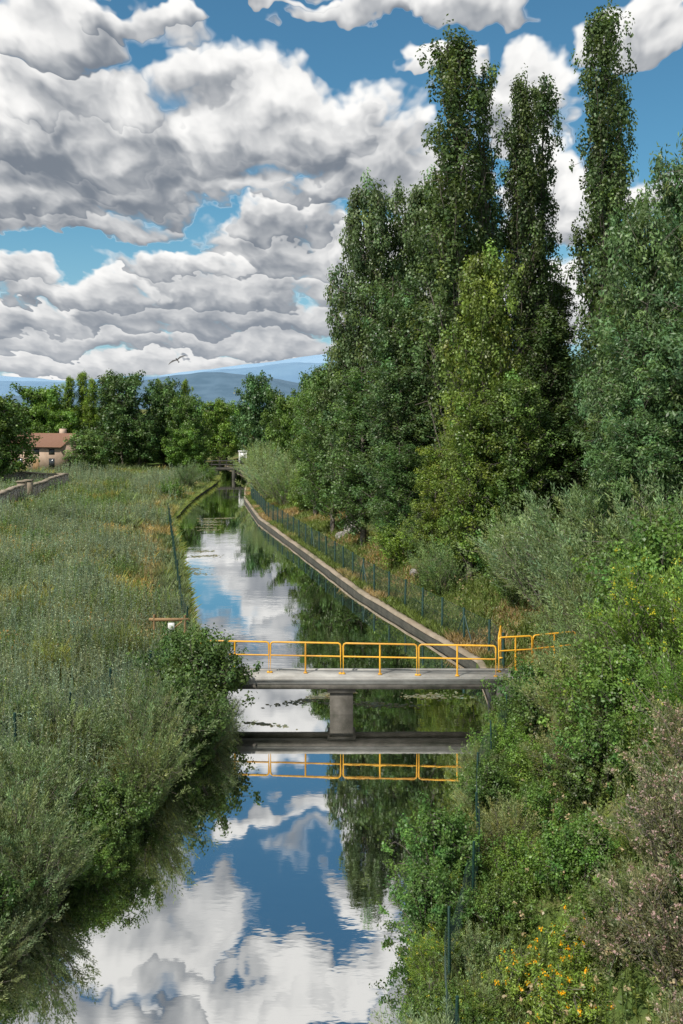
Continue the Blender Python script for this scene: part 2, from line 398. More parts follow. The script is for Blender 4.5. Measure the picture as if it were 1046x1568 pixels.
def gen_shrub(name, H, W, nstem, m, cr, nl, ls, lw, base, seed, wispy=0.4, hue=0.08, flower=None, fl_n=0, fl_s=0.05, updir=0.5):
    r = np.random.default_rng(seed); mb = MB(); C = []; D = []
    for i in range(nstem):
        az = r.random()*6.283; lean = r.random()**0.6
        hh = H*(1-0.45*lean**2)*r.uniform(0.6, 1.12)
        b0 = np.array([math.cos(az), math.sin(az), 0])*W*0.12*r.random(); b0[2] = -0.2
        e = np.array([math.cos(az)*W*0.5*lean, math.sin(az)*W*0.5*lean, hh])
        c = np.array([math.cos(az)*W*0.28*lean, math.sin(az)*W*0.28*lean, hh*0.65])
        u = np.linspace(0, 1, 6)[:, None]
        lp = (1-u)**2*b0+2*u*(1-u)*c+u*u*e+r.normal(0, 0.02*H, (6, 3))*u
        tube(mb, lp, np.linspace(0.012*H, 0.004, 6), 4, 1)
        s = r.uniform(0.12, 1.0, m); s[0] = 1
        cc = np.column_stack([np.interp(s*5, np.arange(6), lp[:, k]) for k in range(3)])
        q = cc+r.normal(0, 1, (m, 3))*cr*1.0*np.array([1, 1, .8])
        q[:, 2] = np.maximum(q[:, 2], 0.05)
        segs(mb, cc, q, 0.006, 3, 1)
        C.append(q); D.append(unit(q*np.array([1, 1, 0.6])+np.array([0, 0, updir])*H*0.6))
    C = np.concatenate(C); D = np.concatenate(D); nC = len(C)
    sz = cr*r.uniform(0.6, 1.4, nC); cnt = np.maximum(5, nl*r.uniform(0.5, 1.5, nC)).astype(int)
    idx = np.repeat(np.arange(nC), cnt); N = len(idx); dr = rdir(N, r)
    along = r.uniform(-0.6, 1.6, N)*sz[idx]
    pos = C[idx]+D[idx]*(along*wispy*1.6)[:, None]+dr*(sz[idx]*(1-0.6*wispy)*r.random(N)**0.6)[:, None]
    col = jitcol(base, nC, r, hue, 0.2)[idx]*np.exp(r.normal(0, 0.2, (N, 1)))
    if wispy > 0.55:
        leaves(mb, pos, dr, ls, lw, col, r, 0, 0, axis=D[idx]*0.9+dr*0.75)
    else:
        leaves(mb, pos, unit(dr+D[idx]*0.5), ls, lw, col, r, 0.15, 0)
    if flower is not None:
        k = np.argsort(-(C@np.array([0, 0, 1.0])+r.normal(0, 0.25*H, nC)))[:fl_n]
        nf = 14; fi = np.repeat(k, nf); n2 = len(fi); d2 = rdir(n2, r)
        fp = C[fi]+D[fi]*sz[fi][:, None]*0.9+d2*(cr*0.45)*r.random((n2, 1))
        leaves(mb, fp, d2, fl_s, fl_s*0.8, jitcol(flower, n2, r, 0.03, 0.15), r, 0, 0)
    return mb.mesh(name, [LEAF, BARK])

pop_prof = lambda t: 2.0*np.interp(t, [0, 0.1, 0.35, 0.6, 0.8, 0.93, 1.0], [0.85, 1.0, 1.0, 0.85, 0.7, 0.45, 0.08])
wide_prof = lambda t: 3.4*np.interp(t, [0, 0.12, 0.35, 0.6, 0.8, 0.93, 1.0], [0.55, 0.9, 1.0, 0.98, 0.85, 0.62, 0.12])
round_prof = lambda t: 4.2*np.interp(t, [0, 0.15, 0.35, 0.6, 0.8, 0.93, 1.0], [0.5, 0.9, 1.05, 1.05, 0.9, 0.6, 0.1])
POP = [gen_tree('poplar_mesh_a', 30, pop_prof, 165, 5.5, 6, 0.50, 46, 0.22, 0.19, (0.044, 0.072, 0.021), 21, 0.07, 1.5, 0.1, 0.010),
       gen_tree('poplar_mesh_b', 30, pop_prof, 170, 6.5, 6, 0.46, 46, 0.22, 0.19, (0.041, 0.069, 0.021), 22, 0.08, 1.6, 0.1, 0.010, leaders=2)]
WID = [gen_tree('wide_mesh_a', 20, wide_prof, 90, 3.3, 8, 0.62, 52, 0.25, 0.20, (0.048, 0.079, 0.026), 31, 0.08, 1.1, 0.1, 0.012),
       gen_tree('wide_mesh_b', 20, wide_prof, 90, 3.0, 8, 0.62, 52, 0.25, 0.19, (0.043, 0.074, 0.022), 32, 0.06, 1.1, 0.15, 0.012, leaders=2)]
RND = [gen_tree('round_mesh_a', 12, round_prof, 58, 1.7, 9, 0.75, 44, 0.34, 0.28, (0.046, 0.078, 0.021), 41, 0.10, 0.9, 0.1, 0.016),
       gen_tree('round_mesh_b', 12, round_prof, 58, 2.2, 9, 0.72, 44, 0.34, 0.28, (0.044, 0.078, 0.022), 42, 0.08, 1.0, 0.1, 0.016, leaders=2)]
ASH = gen_tree('ash_mesh', 16, lambda t: 3.6*np.interp(t, [0, .15, .4, .7, .9, 1], [.7, 1, 1.05, .95, .6, .1]), 90, 2.4, 8, 0.62, 60, 0.30, 0.12, (0.048, 0.084, 0.030), 51, 0.05, 1.0, 0.5, 0.012)

SH = {
 'willow': [gen_shrub('willow_mesh_a', 3.2, 4.2, 44, 8, 0.33, 50, 0.15, 0.038, (0.098, 0.130, 0.060), 61, 0.75),
            gen_shrub('willow_mesh_b', 3.0, 4.6, 44, 8, 0.33, 50, 0.15, 0.036, (0.088, 0.120, 0.058), 62, 0.8)],
 'leafy': [gen_shrub('leafy_mesh_a', 2.6, 3.4, 38, 8, 0.30, 52, 0.10, 0.070, (0.056, 0.100, 0.020), 63, 0.35),
           gen_shrub('leafy_mesh_b', 2.4, 3.2, 38, 8, 0.30, 52, 0.11, 0.075, (0.049, 0.088, 0.020), 64, 0.45)],
 'dark': [gen_shrub('dark_mesh_a', 2.4, 3.0, 36, 8, 0.28, 52, 0.11, 0.080, (0.034, 0.062, 0.016), 65, 0.35)],
 'dry': [gen_shrub('dry_mesh_a', 1.9, 3.0, 56, 8, 0.20, 42, 0.075, 0.030, (0.094, 0.108, 0.052), 66, 0.7, 0.06, (0.20, 0.155, 0.135), 300, 0.05)],
 'gold': [gen_shrub('gold_mesh_a', 1.4, 1.8, 30, 8, 0.20, 40, 0.085, 0.036, (0.080, 0.125, 0.018), 67, 0.5, 0.06, (0.42, 0.23, 0.003), 34, 0.06)],
 'broom': [gen_shrub('broom_mesh_a', 2.6, 3.2, 42, 8, 0.28, 52, 0.09, 0.04, (0.072, 0.118, 0.024), 68, 0.6, 0.06, (0.26, 0.24, 0.02), 50, 0.045)],
}
def tree(name, me, mh, x, y, ztop, width=None, mw=None, col=(1, 1, 1), dz=0):
    z0 = float(ground(x, y))-0.1+dz; s = (ztop-z0)/mh; w = s if width is None else width/mw
    return link(name, me, None, (x, y, z0), (w, w, s), rng.uniform(0, 6.28), col)
def shrub(name, kind, x, y, s, sz=None, col=(1, 1, 1), k=None, dz=0, parent=None):
    ms = SH[kind]; me = ms[rng.integers(len(ms)) if k is None else k]
    return link(name, me, parent, (x, y, float(ground(x, y))-0.1+dz), (s, s, sz or s), rng.uniform(0, 6.28), col)

# tall poplars on the right bank
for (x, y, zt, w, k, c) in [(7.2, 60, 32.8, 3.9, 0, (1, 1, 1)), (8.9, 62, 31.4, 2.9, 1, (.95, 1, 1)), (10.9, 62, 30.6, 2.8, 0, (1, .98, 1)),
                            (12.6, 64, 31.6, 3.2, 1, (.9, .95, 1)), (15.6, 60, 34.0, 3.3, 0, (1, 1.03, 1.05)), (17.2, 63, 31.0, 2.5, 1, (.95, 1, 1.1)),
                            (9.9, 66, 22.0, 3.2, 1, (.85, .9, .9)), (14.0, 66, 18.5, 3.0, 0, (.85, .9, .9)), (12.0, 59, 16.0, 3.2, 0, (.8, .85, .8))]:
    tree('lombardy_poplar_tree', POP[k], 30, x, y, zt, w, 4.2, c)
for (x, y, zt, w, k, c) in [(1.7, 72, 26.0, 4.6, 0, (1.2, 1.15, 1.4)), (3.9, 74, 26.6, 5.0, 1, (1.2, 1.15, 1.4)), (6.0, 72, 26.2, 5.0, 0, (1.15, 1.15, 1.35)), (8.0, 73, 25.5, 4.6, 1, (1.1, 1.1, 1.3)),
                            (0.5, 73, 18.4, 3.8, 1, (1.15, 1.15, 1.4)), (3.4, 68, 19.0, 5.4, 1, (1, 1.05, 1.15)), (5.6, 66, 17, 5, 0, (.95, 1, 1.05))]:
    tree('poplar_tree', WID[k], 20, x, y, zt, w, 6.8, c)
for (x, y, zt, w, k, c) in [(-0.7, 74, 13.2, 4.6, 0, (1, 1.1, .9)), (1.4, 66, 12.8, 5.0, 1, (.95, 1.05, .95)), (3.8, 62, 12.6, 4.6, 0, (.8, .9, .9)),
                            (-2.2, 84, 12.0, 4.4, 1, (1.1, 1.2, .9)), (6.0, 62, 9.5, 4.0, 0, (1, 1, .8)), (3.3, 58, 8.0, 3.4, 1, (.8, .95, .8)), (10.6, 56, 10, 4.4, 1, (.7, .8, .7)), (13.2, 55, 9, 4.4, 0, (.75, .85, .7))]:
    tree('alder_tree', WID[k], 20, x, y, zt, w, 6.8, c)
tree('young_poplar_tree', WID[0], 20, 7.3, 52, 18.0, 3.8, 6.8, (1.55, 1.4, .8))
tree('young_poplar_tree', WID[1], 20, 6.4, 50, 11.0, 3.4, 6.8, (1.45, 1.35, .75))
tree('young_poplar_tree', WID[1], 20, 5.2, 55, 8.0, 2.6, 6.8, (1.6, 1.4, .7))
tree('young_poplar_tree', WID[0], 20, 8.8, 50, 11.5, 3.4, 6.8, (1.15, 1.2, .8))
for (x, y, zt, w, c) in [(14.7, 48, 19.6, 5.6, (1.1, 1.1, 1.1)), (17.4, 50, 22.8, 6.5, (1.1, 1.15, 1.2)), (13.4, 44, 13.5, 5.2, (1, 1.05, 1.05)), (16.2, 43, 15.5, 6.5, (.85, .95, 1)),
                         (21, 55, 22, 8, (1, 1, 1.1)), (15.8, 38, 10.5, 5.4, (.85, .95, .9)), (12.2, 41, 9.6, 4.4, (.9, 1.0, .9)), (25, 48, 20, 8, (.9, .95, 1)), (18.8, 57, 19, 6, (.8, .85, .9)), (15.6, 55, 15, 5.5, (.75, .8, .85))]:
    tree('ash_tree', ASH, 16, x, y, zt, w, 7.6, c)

# left / far trees
for (x, y, zt, w, k, c) in [(-38.6, 110, 11.0, 7.4, 0, (.95, 1.05, .8)), (-51, 150, 11, 9, 1, (1, 1.1, .8)), (-46, 152, 12.9, 9, 0, (1.2, 1.35, .8)), (-33.0, 150, 14.8, 9.0, 0, (.8, .9, .95)),
                            (-27.6, 156, 14.2, 7.5, 1, (.9, 1.0, 1)), (-23.2, 150, 11.4, 6, 0, (1, 1.15, .85)), (-12.9, 152, 15.0, 7.6, 1, (.85, 1, 1.15)), (-20.5, 168, 11.0, 7, 0, (1.5, 1.6, .9)),
                            (-8.0, 150, 11.0, 6.5, 0, (1, 1.1, .95)), (-4.5, 145, 14.5, 6.5, 1, (1, 1.15, .9)), (-6.0, 122, 11.3, 6, 0, (1.1, 1.2, .8)), (-22.6, 142, 6.8, 5.2, 0, (1.2, 1.4, .85)),
                            (-33.4, 132, 7.0, 5.6, 1, (1.3, 1.3, 1.15)), (-42, 148, 9.5, 7, 0, (1.2, 1.4, .8)), (-48.5, 128, 6.2, 5, 1, (1, 1.1, .7)), (-1.2, 105, 13, 6.5, 0, (.95, 1.1, .8)), (2, 95, 13, 7, 1, (.9, 1, .8)),
                            (-30.0, 148, 9, 6.5, 1, (.85, .95, .85)), (-16.5, 178, 10.0, 8, 0, (.9, 1, .9)), (-21, 182, 10.0, 8, 1, (.9, 1, .9))]:
    tree('broadleaf_tree', RND[k], 12, x, y, zt, w, 8.6, c)
for (x, y, zt, w) in [(-43.5, 158, 15.0, 2.6), (-41.6, 160, 15.8, 2.6), (-39.5, 157, 14.6, 2.6), (-37.6, 162, 15.4, 2.6), (-30.5, 165, 14.8, 2.2), (-26.2, 168, 14.8, 2.2)]:
    tree('lombardy_poplar_tree', POP[0], 30, x, y, zt, w, 4.2, (2.0, 2.0, .9))
dt = empty('distant_treeline')
for i in range(80):
    y = rng.uniform(175, 380); x = rng.uniform(-0.42*y-20, 0.5*y)
    me = RND[rng.integers(2)]; h = rng.uniform(6.0, 9.5)+ (3 if x > 0 else 0); w = rng.uniform(.8, 1.3)
    if x > -22 and x < -8 and y < 200: continue
    g = rng.uniform(.9, 1.5)
    link('tree', me, dt, (x, y, float(ground(x, y))-0.3), (w, w, h/12), rng.uniform(0, 6.28), (g*1.1, g*1.2, g*1.2))
for i in range(36):
    y = rng.uniform(152, 172); x = rng.uniform(-75, -24)
    h = rng.uniform(4.5, 9.5); g = rng.uniform(.9, 2.0)
    link('tree', RND[i % 2], dt, (x, y, float(ground(x, y))-0.3), (.65, .65, h/12), rng.uniform(0, 6.28), (g, g*1.05, g*.8))
for i in range(24):
    y = rng.uniform(74, 150); x = rng.uniform(4, 0.42*y)
    h = rng.uniform(8, 13); g = rng.uniform(.8, 1.1)
    link('tree', RND[i % 2], dt, (x, y, float(ground(x, y))-0.3), (1, 1, h/12), rng.uniform(0, 6.28), (g, g*1.05, g))

for (n, k, x, y, s, c) in [
  ('willow_shrub', 'willow', -8.3, 112, 1.5, (1.1, 1.15, 1)), ('willow_shrub', 'willow', -7.2, 104, 1.4, (1.1, 1.15, 1.1)), ('willow_shrub', 'willow', -9.8, 124, 1.5, (1, 1.1, .8)),
  ('willow_shrub', 'willow', -5.0, 96, 1.3, (1, 1.1, .8)), ('willow_shrub', 'willow', -10.0, 134, 1.4, (1.1, 1.15, 1)),
  ('hawthorn_shrub', 'leafy', -2.6, 88, 1.3, (1, 1, .9)), ('hawthorn_shrub', 'leafy', -0.6, 82, 1.2, (1, 1.1, .9)), ('hawthorn_shrub', 'leafy', 3.8, 57, 1.0, (1.3, 1.2, .8)),
  ('willow_shrub', 'willow', 3.4, 60, 0.7, (1.2, 1.15, .7)), ('willow_shrub', 'willow', 5.4, 56, 0.9, (1, 1.1, .9)), ('willow_shrub', 'willow', 5.2, 50, 0.75, (.95, 1.1, .8)),
  ('hawthorn_shrub', 'leafy', 6.8, 51, 0.9, (.9, 1, .9)), ('hawthorn_shrub', 'leafy', 8.2, 49, 1.2, (1, 1.1, .9)), ('willow_shrub', 'willow', 3.4, 63, 0.7, (1, 1.1, .8)),
  ('willow_shrub', 'willow', 8.9, 42, 1.2, (1.1, 1.15, 1.1)), ('willow_shrub', 'willow', 9.8, 38.5, 1.15, (1.05, 1.1, 1.0)), ('willow_shrub', 'willow', 8.2, 45.5, 1.05, (1, 1.1, .9)), ('willow_shrub', 'willow', 10.9, 42, 1.4, (.95, 1.05, .9)),
  ('willow_shrub', 'willow', 12.6, 38, 1.4, (.95, 1.05, .95)), ('hawthorn_shrub', 'leafy', 11.5, 35, 1.35, (.95, 1.05, .9)), ('hawthorn_shrub', 'leafy', 13.8, 34, 1.6, (1.1, 1.15, .9)),
  ('willow_shrub', 'willow', 8.8, 36.2, 0.85, (.95, 1, .85)), ('broom_shrub', 'broom', 9.0, 28.0, 1.25, (1.0, 1.05, .9)), ('broom_shrub', 'broom', 9.8, 24.5, 1.15, (1.05, 1.1, .9)), ('hawthorn_shrub', 'leafy', 10.5, 31, 1.4, (1, 1.1, .9)),
  ('willow_shrub', 'willow', 7.8, 30.0, 0.85, (.95, 1.05, .85)), ('hawthorn_shrub', 'leafy', 7.0, 25.0, 0.95, (1, 1.05, .9)), ('broom_shrub', 'broom', 7.6, 21.5, 0.85, (.9, 1.05, .9)),
  ('hawthorn_shrub', 'leafy', 6.1, 30.6, 0.75, (.8, .95, .9)), ('bramble_shrub', 'dark', 5.6, 28.5, 0.65, (1.2, 1.2, 1)), ('willow_shrub', 'willow', 6.6, 27.6, 0.7, (1.2, 1.1, .8)),
  ('bramble_shrub', 'leafy', 5.0, 25.2, 0.5, (1.1, 1.1, .9)), ('hawthorn_shrub', 'leafy', 5.9, 22.5, 0.7, (.95, 1.05, .9)), ('bramble_shrub', 'leafy', 4.4, 22.2, 0.45, (1, 1.1, .8)), ('willow_shrub', 'willow', 5.6, 24.4, 0.45, (1.2, 1, .8)),
  ('dry_flowering_shrub', 'dry', 5.7, 16.8, 0.85, (1, 1, 1)), ('dry_flowering_shrub', 'dry', 5.0, 14.2, 0.8, (1, .95, .95)), ('dry_flowering_shrub', 'dry', 6.8, 18.8, 0.9, (1, 1, .9)), ('dry_flowering_shrub', 'dry', 4.7, 12.2, 0.65, (.95, .95, .9)), ('dry_flowering_shrub', 'dry', 4.4, 15.6, 0.5, (1, 1, .95)),
  ('hawthorn_shrub', 'leafy', 4.5, 18.6, 0.5, (.95, 1.1, .8)), ('ragwort_plant', 'gold', 2.9, 16.0, 0.6, (1, 1, 1)), ('ragwort_plant', 'gold', 3.4, 15.0, 0.65, (1, 1, 1)), ('ragwort_plant', 'gold', 3.9, 16.2, 0.6, (1, 1, 1)), ('ragwort_plant', 'gold', 2.4, 14.2, 0.55, (.9, 1, 1)), ('ragwort_plant', 'gold', 3.5, 13.3, 0.5, (.9, 1, 1)), ('ragwort_plant', 'gold', 2.7, 12.8, 0.45, (.9, 1, 1)),
  ('willow_shrub', 'willow', 1.35, 13.6, 0.42, (1.1, 1.1, 1.1)), ('willow_shrub', 'willow', 1.0, 12.0, 0.4, (1, 1.0, 1)), ('alder_sapling', 'leafy', 2.0, 20.4, 0.6, (.85, 1.0, .9)), ('alder_sapling', 'leafy', 1.6, 18.4, 0.48, (.8, .95, .9)),
  ('bramble_shrub', 'dark', 3.4, 24.0, 0.5, (1.2, 1.25, 1)), ('bramble_shrub', 'leafy', 2.9, 18.2, 0.4, (1, 1, .8)), ('bramble_shrub', 'leafy', 3.6, 19.6, 0.45, (1.1, 1.1, .8)), ('bramble_shrub', 'leafy', 4.4, 27.2, 0.5, (1, 1.1, .8)), ('willow_shrub', 'willow', 3.6, 21.4, 0.38, (1.1, 1, .8)),
  # left bank
  ('bramble_shrub', 'dark', -4.3, 31.0, 1.0, (1.1, 1.1, 1)), ('bramble_shrub', 'dark', -4.4, 28.6, 0.8, (1.1, 1.1, 1.05)), ('hawthorn_shrub', 'leafy', -5.0, 33.0, 0.9, (.85, .95, 1)),
  ('willow_shrub', 'willow', -5.2, 26.6, 0.65, (.8, .85, .8)), ('willow_shrub', 'willow', -4.9, 24.6, 0.55, (.8, .85, .7)), ('bramble_shrub', 'dark', -5.2, 22.6, 0.55, (1.2, 1.2, 1)), ('hawthorn_shrub', 'leafy', -5.6, 21.2, 0.42, (.9, .95, .9)),
  ('willow_shrub', 'willow', -6.1, 19.6, 0.5, (.75, .8, .7)), ('bramble_shrub', 'dark', -6.6, 18.3, 0.5, (1, 1.1, .9)), ('willow_shrub', 'willow', -7.0, 22.5, 0.6, (.9, .95, .8)), ('willow_shrub', 'willow', -7.2, 25.5, 0.6, (1, 1, .8)),
  ('willow_shrub', 'willow', -7.0, 17.2, 0.45, (.8, .85, .7)), ('willow_shrub', 'willow', -6.7, 20.2, 0.6, (.85, .9, .8)), ('hawthorn_shrub', 'leafy', -8.8, 27.5, 0.5, (1, 1, 1.2)), ('willow_shrub', 'willow', -9.8, 33, 0.45, (1.2, 1.1, .6)), ('willow_shrub', 'willow', -8.0, 36, 0.45, (1.2, 1.1, .6)),
  ('hawthorn_shrub', 'leafy', -13.0, 50, 0.5, (1, 1.1, 1)), ('hawthorn_shrub', 'leafy', -19, 62, 0.6, (1, 1.1, 1)), ('willow_shrub', 'willow', -23, 78, 0.6, (1, 1.1, 1)), ('hawthorn_shrub', 'leafy', -17.8, 104, 0.8, (1, 1.1, 1)), ('willow_shrub', 'willow', -18.5, 118, 0.9, (.8, .9, .8)), ('hawthorn_shrub', 'leafy', -18.0, 130, 0.9, (.9, 1, .8)),
]:
    shrub(n, k, x, y, s, None, c)
ob = empty('overhanging_bank_shrubs')
for i in range(30):
    y = rng.uniform(15, 33); x = LX(y)+rng.uniform(-0.2, 0.4)
    k = ['willow', 'dark', 'leafy'][rng.integers(3)]; s = rng.uniform(0.26, 0.44); g = rng.uniform(.7, 1.15)
    shrub('shrub', k, x, y, s, s*rng.uniform(.7, 1.1), (g, g, g*.9), dz=-0.3, parent=ob)
for i in range(34):
    y = rng.uniform(11, 32); x = RX(y)+rng.uniform(-0.05, 0.9)
    k = ['willow', 'dark', 'leafy', 'leafy', 'broom'][rng.integers(5)]; s = rng.uniform(0.2, 0.36); g = rng.uniform(.8, 1.2)
    shrub('shrub', k, x, y, s, None, (g, g, g*.85), dz=-0.15, parent=ob)
sb = empty('bank_shrub_undergrowth')
for i in range(70):
    y = 10*math.exp(rng.random()*math.log(60/10)); x = RX(y)+1.5+rng.random()*9+ (1.5 if y > 34 else 0)
    k = ['willow', 'leafy', 'leafy', 'dark', 'broom'][rng.integers(5)]; s = rng.uniform(0.22, 0.5); g = rng.uniform(.75, 1.2)
    shrub('shrub', k, x, y, s, None, (g*rng.uniform(.9, 1.2), g, g*.85), parent=sb)

# ------------------------------------------------------------------ meadow grass (left) and bank undergrowth
def blades(mb, x, y, h, w, col, r, lean=0.35, zoff=0.0):
    n = len(x); z = ground(x, y)-0.05+zoff
    az = r.random(n)*6.283; d = np.column_stack([np.cos(az), np.sin(az), np.zeros(n)])
    s = np.column_stack([-np.sin(az+r.normal(0, .6, n)), np.cos(az), np.zeros(n)])
    ln = (lean*r.random(n)*h)[:, None]
    b = np.column_stack([x, y, z]); up = np.array([0, 0, 1.0])
    m_ = b+up*(h*0.55)[:, None]+d*ln*0.3; t = b+up*h[:, None]+d*ln
    w = w[:, None]
    v = np.stack([b-s*w*.5, b+s*w*.5, m_+s*w*.42, t, m_-s*w*.42], 1).reshape(-1, 3)
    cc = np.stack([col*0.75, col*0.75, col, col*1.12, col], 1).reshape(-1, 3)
    k = np.arange(n)[:, None]*5
    mb.add(v, np.concatenate([k+0, k+1, k+2, k+3, k+4], 1), cc)

r = np.random.default_rng(5)
mb = MB()
N = 260000
y = 16*np.exp(r.random(N)**0.85*math.log(150/16))
u = r.random(N)
x = (LX(y)+0.04)-u*(np.maximum(0.40*y+4-(-LX(y)), 2))
zone = fbm(x, y, 0.10, 50); zone2 = fbm(x, y, 0.35, 60); zone3 = fbm(x, y, 0.06, 70)
d = LX(y)-x
green = np.array([0.090, 0.135, 0.036]); blue = np.array([0.120, 0.165, 0.085]); yel = np.array([0.180, 0.190, 0.055]); dry = np.array([0.28, 0.215, 0.115])
w1 = np.clip((zone-0.46)*9, 0, 1)[:, None]; w2_ = np.clip((zone2-0.56)*9, 0, 1)[:, None]
w3 = np.clip((zone3*0.5+zone2*0.5-0.56)*12, 0, 1)[:, None]*np.clip((y-26)/10, 0, 1)[:, None]
col = green*(1-w1)+blue*w1; col = col*(1-w2_)+yel*w2_; col = col*(1-w3*0.65)+dry*w3*0.65
pd = np.exp(-((d-np.interp(y, [20, 40, 60, 90, 150], [2.5, 2.2, 2.0, 2.2, 2]))/0.6)**2)[:, None]*0.6
col = col*(1-pd)+dry*pd
col = col*np.exp(r.normal(0, 0.22, (N, 1)))*np.exp((fbm(x, y, 1.3, 80)-0.5)[:, None]*1.3)
h = (0.28+0.42*np.clip((zone-0.42)*6, 0, 1)+0.25*w2_[:, 0])*r.uniform(0.5, 1.2, N)*(1-0.5*w3[:, 0])*(1-0.4*pd[:, 0])*(0.45+1.1*fbm(x, y, 0.9, 90))
wd = 0.012+0.00032*y
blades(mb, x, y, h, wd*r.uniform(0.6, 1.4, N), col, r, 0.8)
# fringe leaning over the left edge, far stretch
N = 30000; y = 36*np.exp(r.random(N)*math.log(165/36)); x = LX(y)+0.12-r.random(N)*0.5
blades(mb, x, y, r.uniform(0.15, 0.5, N), 0.014+0.00035*y, jitcol((0.11, 0.145, 0.045), N, r, .15, .25), r, 1.6, -0.12)
mb.obj('meadow_grass', [GRASSM])

def herbs(name, x, y, H, nleaf, ls, lw, base, seed, tip=None, hf=None, cf=None):
    r = np.random.default_rng(seed); n = len(x); mb = MB()
    z = ground(x, y)-0.05; h = H*r.uniform(0.6, 1.12, n)*(1 if hf is None else hf)
    az = r.random(n)*6.283; ln = r.uniform(0, 0.3, n)*h
    top = np.column_stack([x+np.cos(az)*ln, y+np.sin(az)*ln, z+h]); bot = np.column_stack([x, y, z])
    cst = jitcol(base, n, r, 0.08, 0.18)
    if cf is not None: cst = cst*cf[:, None]
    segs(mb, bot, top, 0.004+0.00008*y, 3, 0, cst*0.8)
    idx = np.repeat(np.arange(n), nleaf); N = len(idx); t = r.uniform(0.15, 1.0, N)
    p = bot[idx]*(1-t[:, None])+top[idx]*t[:, None]
    a2 = r.random(N)*6.283; dd = np.column_stack([np.cos(a2), np.sin(a2), r.uniform(0.1, 1.2, N)])
    sc = (1.15-0.6*t)
    l = ls*sc*(0.7+y[idx]/60.0*0.6)
    p = p+unit(dd)*l[:, None]*0.45
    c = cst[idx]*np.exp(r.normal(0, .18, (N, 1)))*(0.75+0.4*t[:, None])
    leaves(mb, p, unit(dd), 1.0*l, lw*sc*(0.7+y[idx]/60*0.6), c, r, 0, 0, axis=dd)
    if tip is not None:
        k = r.random(n) < 0.5; q = np.repeat(top[k], 6, 0); dr = rdir(len(q), r)
        leaves(mb, q+dr*0.04, dr, np.full(len(q), 0.07), 0.04, jitcol(tip, len(q), r, .04, .2), r)
    mb.obj(name, [GRASSM])
def stands(nst, k0, yr, seed):
    r = np.random.default_rng(seed); cx = []; cy = []; hf = []; cf = []
    for i in range(nst):
        y0 = yr[0]*math.exp(r.random()*math.log(yr[1]/yr[0])); W = max(0.36*y0+3+LX(y0), 1.0)
        x0_ = LX(y0)-1.0-r.random()*W
        rad = r.uniform(0.6, 1.7)*(0.7+y0/50); k = int(k0*r.uniform(.6, 1.4)*(0.6+rad/3))
        a, b = r.normal(0, .6, k), r.normal(0, .7, k)
        cx.append(x0_+rad*a); cy.append(y0+rad*b); hf.append(r.uniform(.75, 1.35)*(0.45+0.65*np.exp(-(a*a+b*b)*0.9))); cf.append(np.full(k, r.uniform(.75, 1.3)))
    cx = np.concatenate(cx); cy = np.concatenate(cy); hf = np.concatenate(hf); cf = np.concatenate(cf); ok = cx < LX(cy)-0.3; return cx[ok], cy[ok], hf[ok], cf[ok]
a, b_, hf, cf = stands(130, 95, (21, 130), 3); herbs('tall_mugwort_herbs', a, b_, 1.6, 18, 0.14, 0.034, (0.135, 0.178, 0.108), 8, hf=hf, cf=cf)
a, b_, hf, cf = stands(60, 80, (22, 110), 4); herbs('tall_green_herbs', a, b_, 1.35, 16, 0.14, 0.045, (0.082, 0.130, 0.036), 18, hf=hf, cf=cf)
a, b_, hf, cf = stands(34, 70, (30, 110), 6); herbs('flowering_meadow_herbs', a, b_, 0.9, 14, 0.12, 0.035, (0.165, 0.178, 0.055), 19, tip=(0.30, 0.20, 0.08), hf=hf, cf=cf)
n = 3600; y = r.uniform(17, 40, n); x = LX(y)-0.3-r.random(n)**0.8*(np.maximum(0.36*y+2+LX(y), 2.0)); k = fbm(x, y, 0.3, 33) > 0.42
herbs('tall_mugwort_herbs', x[k], y[k], 1.15, 20, 0.12, 0.028, (0.105, 0.148, 0.085), 9)
n = 13000; y = 8*np.exp(r.random(n)*math.log(75/8)); x = RX(y)+0.1+np.interp(y, [8, 32, 36], [0, 0, 1.0])+r.random(n)**0.8*13
herbs('bank_undergrowth', x, y, 0.6, 16, 0.12, 0.048, (0.085, 0.126, 0.030), 10)
n = 2500; y = 8*np.exp(r.random(n)*math.log(60/8)); x = RX(y)+1.2+r.random(n)*10
herbs('bank_wildflowers', x, y, 0.8, 14, 0.10, 0.03, (0.10, 0.140, 0.045), 12, tip=(0.25, 0.21, 0.12))
mb = MB(); N = 70000; y = 34*np.exp(r.random(N)*math.log(140/34)); x = RX(y)+0.20+r.random(N)**1.5*6
z3 = fbm(x, y, 0.35, 101); w3 = np.clip((z3-0.47)*8, 0, 1)[:, None]; col = (np.array([0.10, 0.140, 0.035])*(1-w3)+np.array([0.24, 0.19, 0.095])*w3)*np.exp(r.normal(0, .22, (N, 1)))
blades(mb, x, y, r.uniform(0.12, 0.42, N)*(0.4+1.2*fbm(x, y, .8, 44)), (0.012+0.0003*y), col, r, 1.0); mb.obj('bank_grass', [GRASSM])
mb = MB(); N = 26000; y = r.uniform(12, 34, N); sd = r.random(N) < 0.7
x = np.where(sd, LX(y)-r.random(N)*0.6+.1, RX(y)+r.random(N)*1.5); col = jitcol((0.085, 0.118, 0.038), N, r)
blades(mb, x, y, r.uniform(0.2, 0.6, N), np.full(N, 0.012), col, r, 1.0); mb.obj('waterside_grass', [GRASSM])

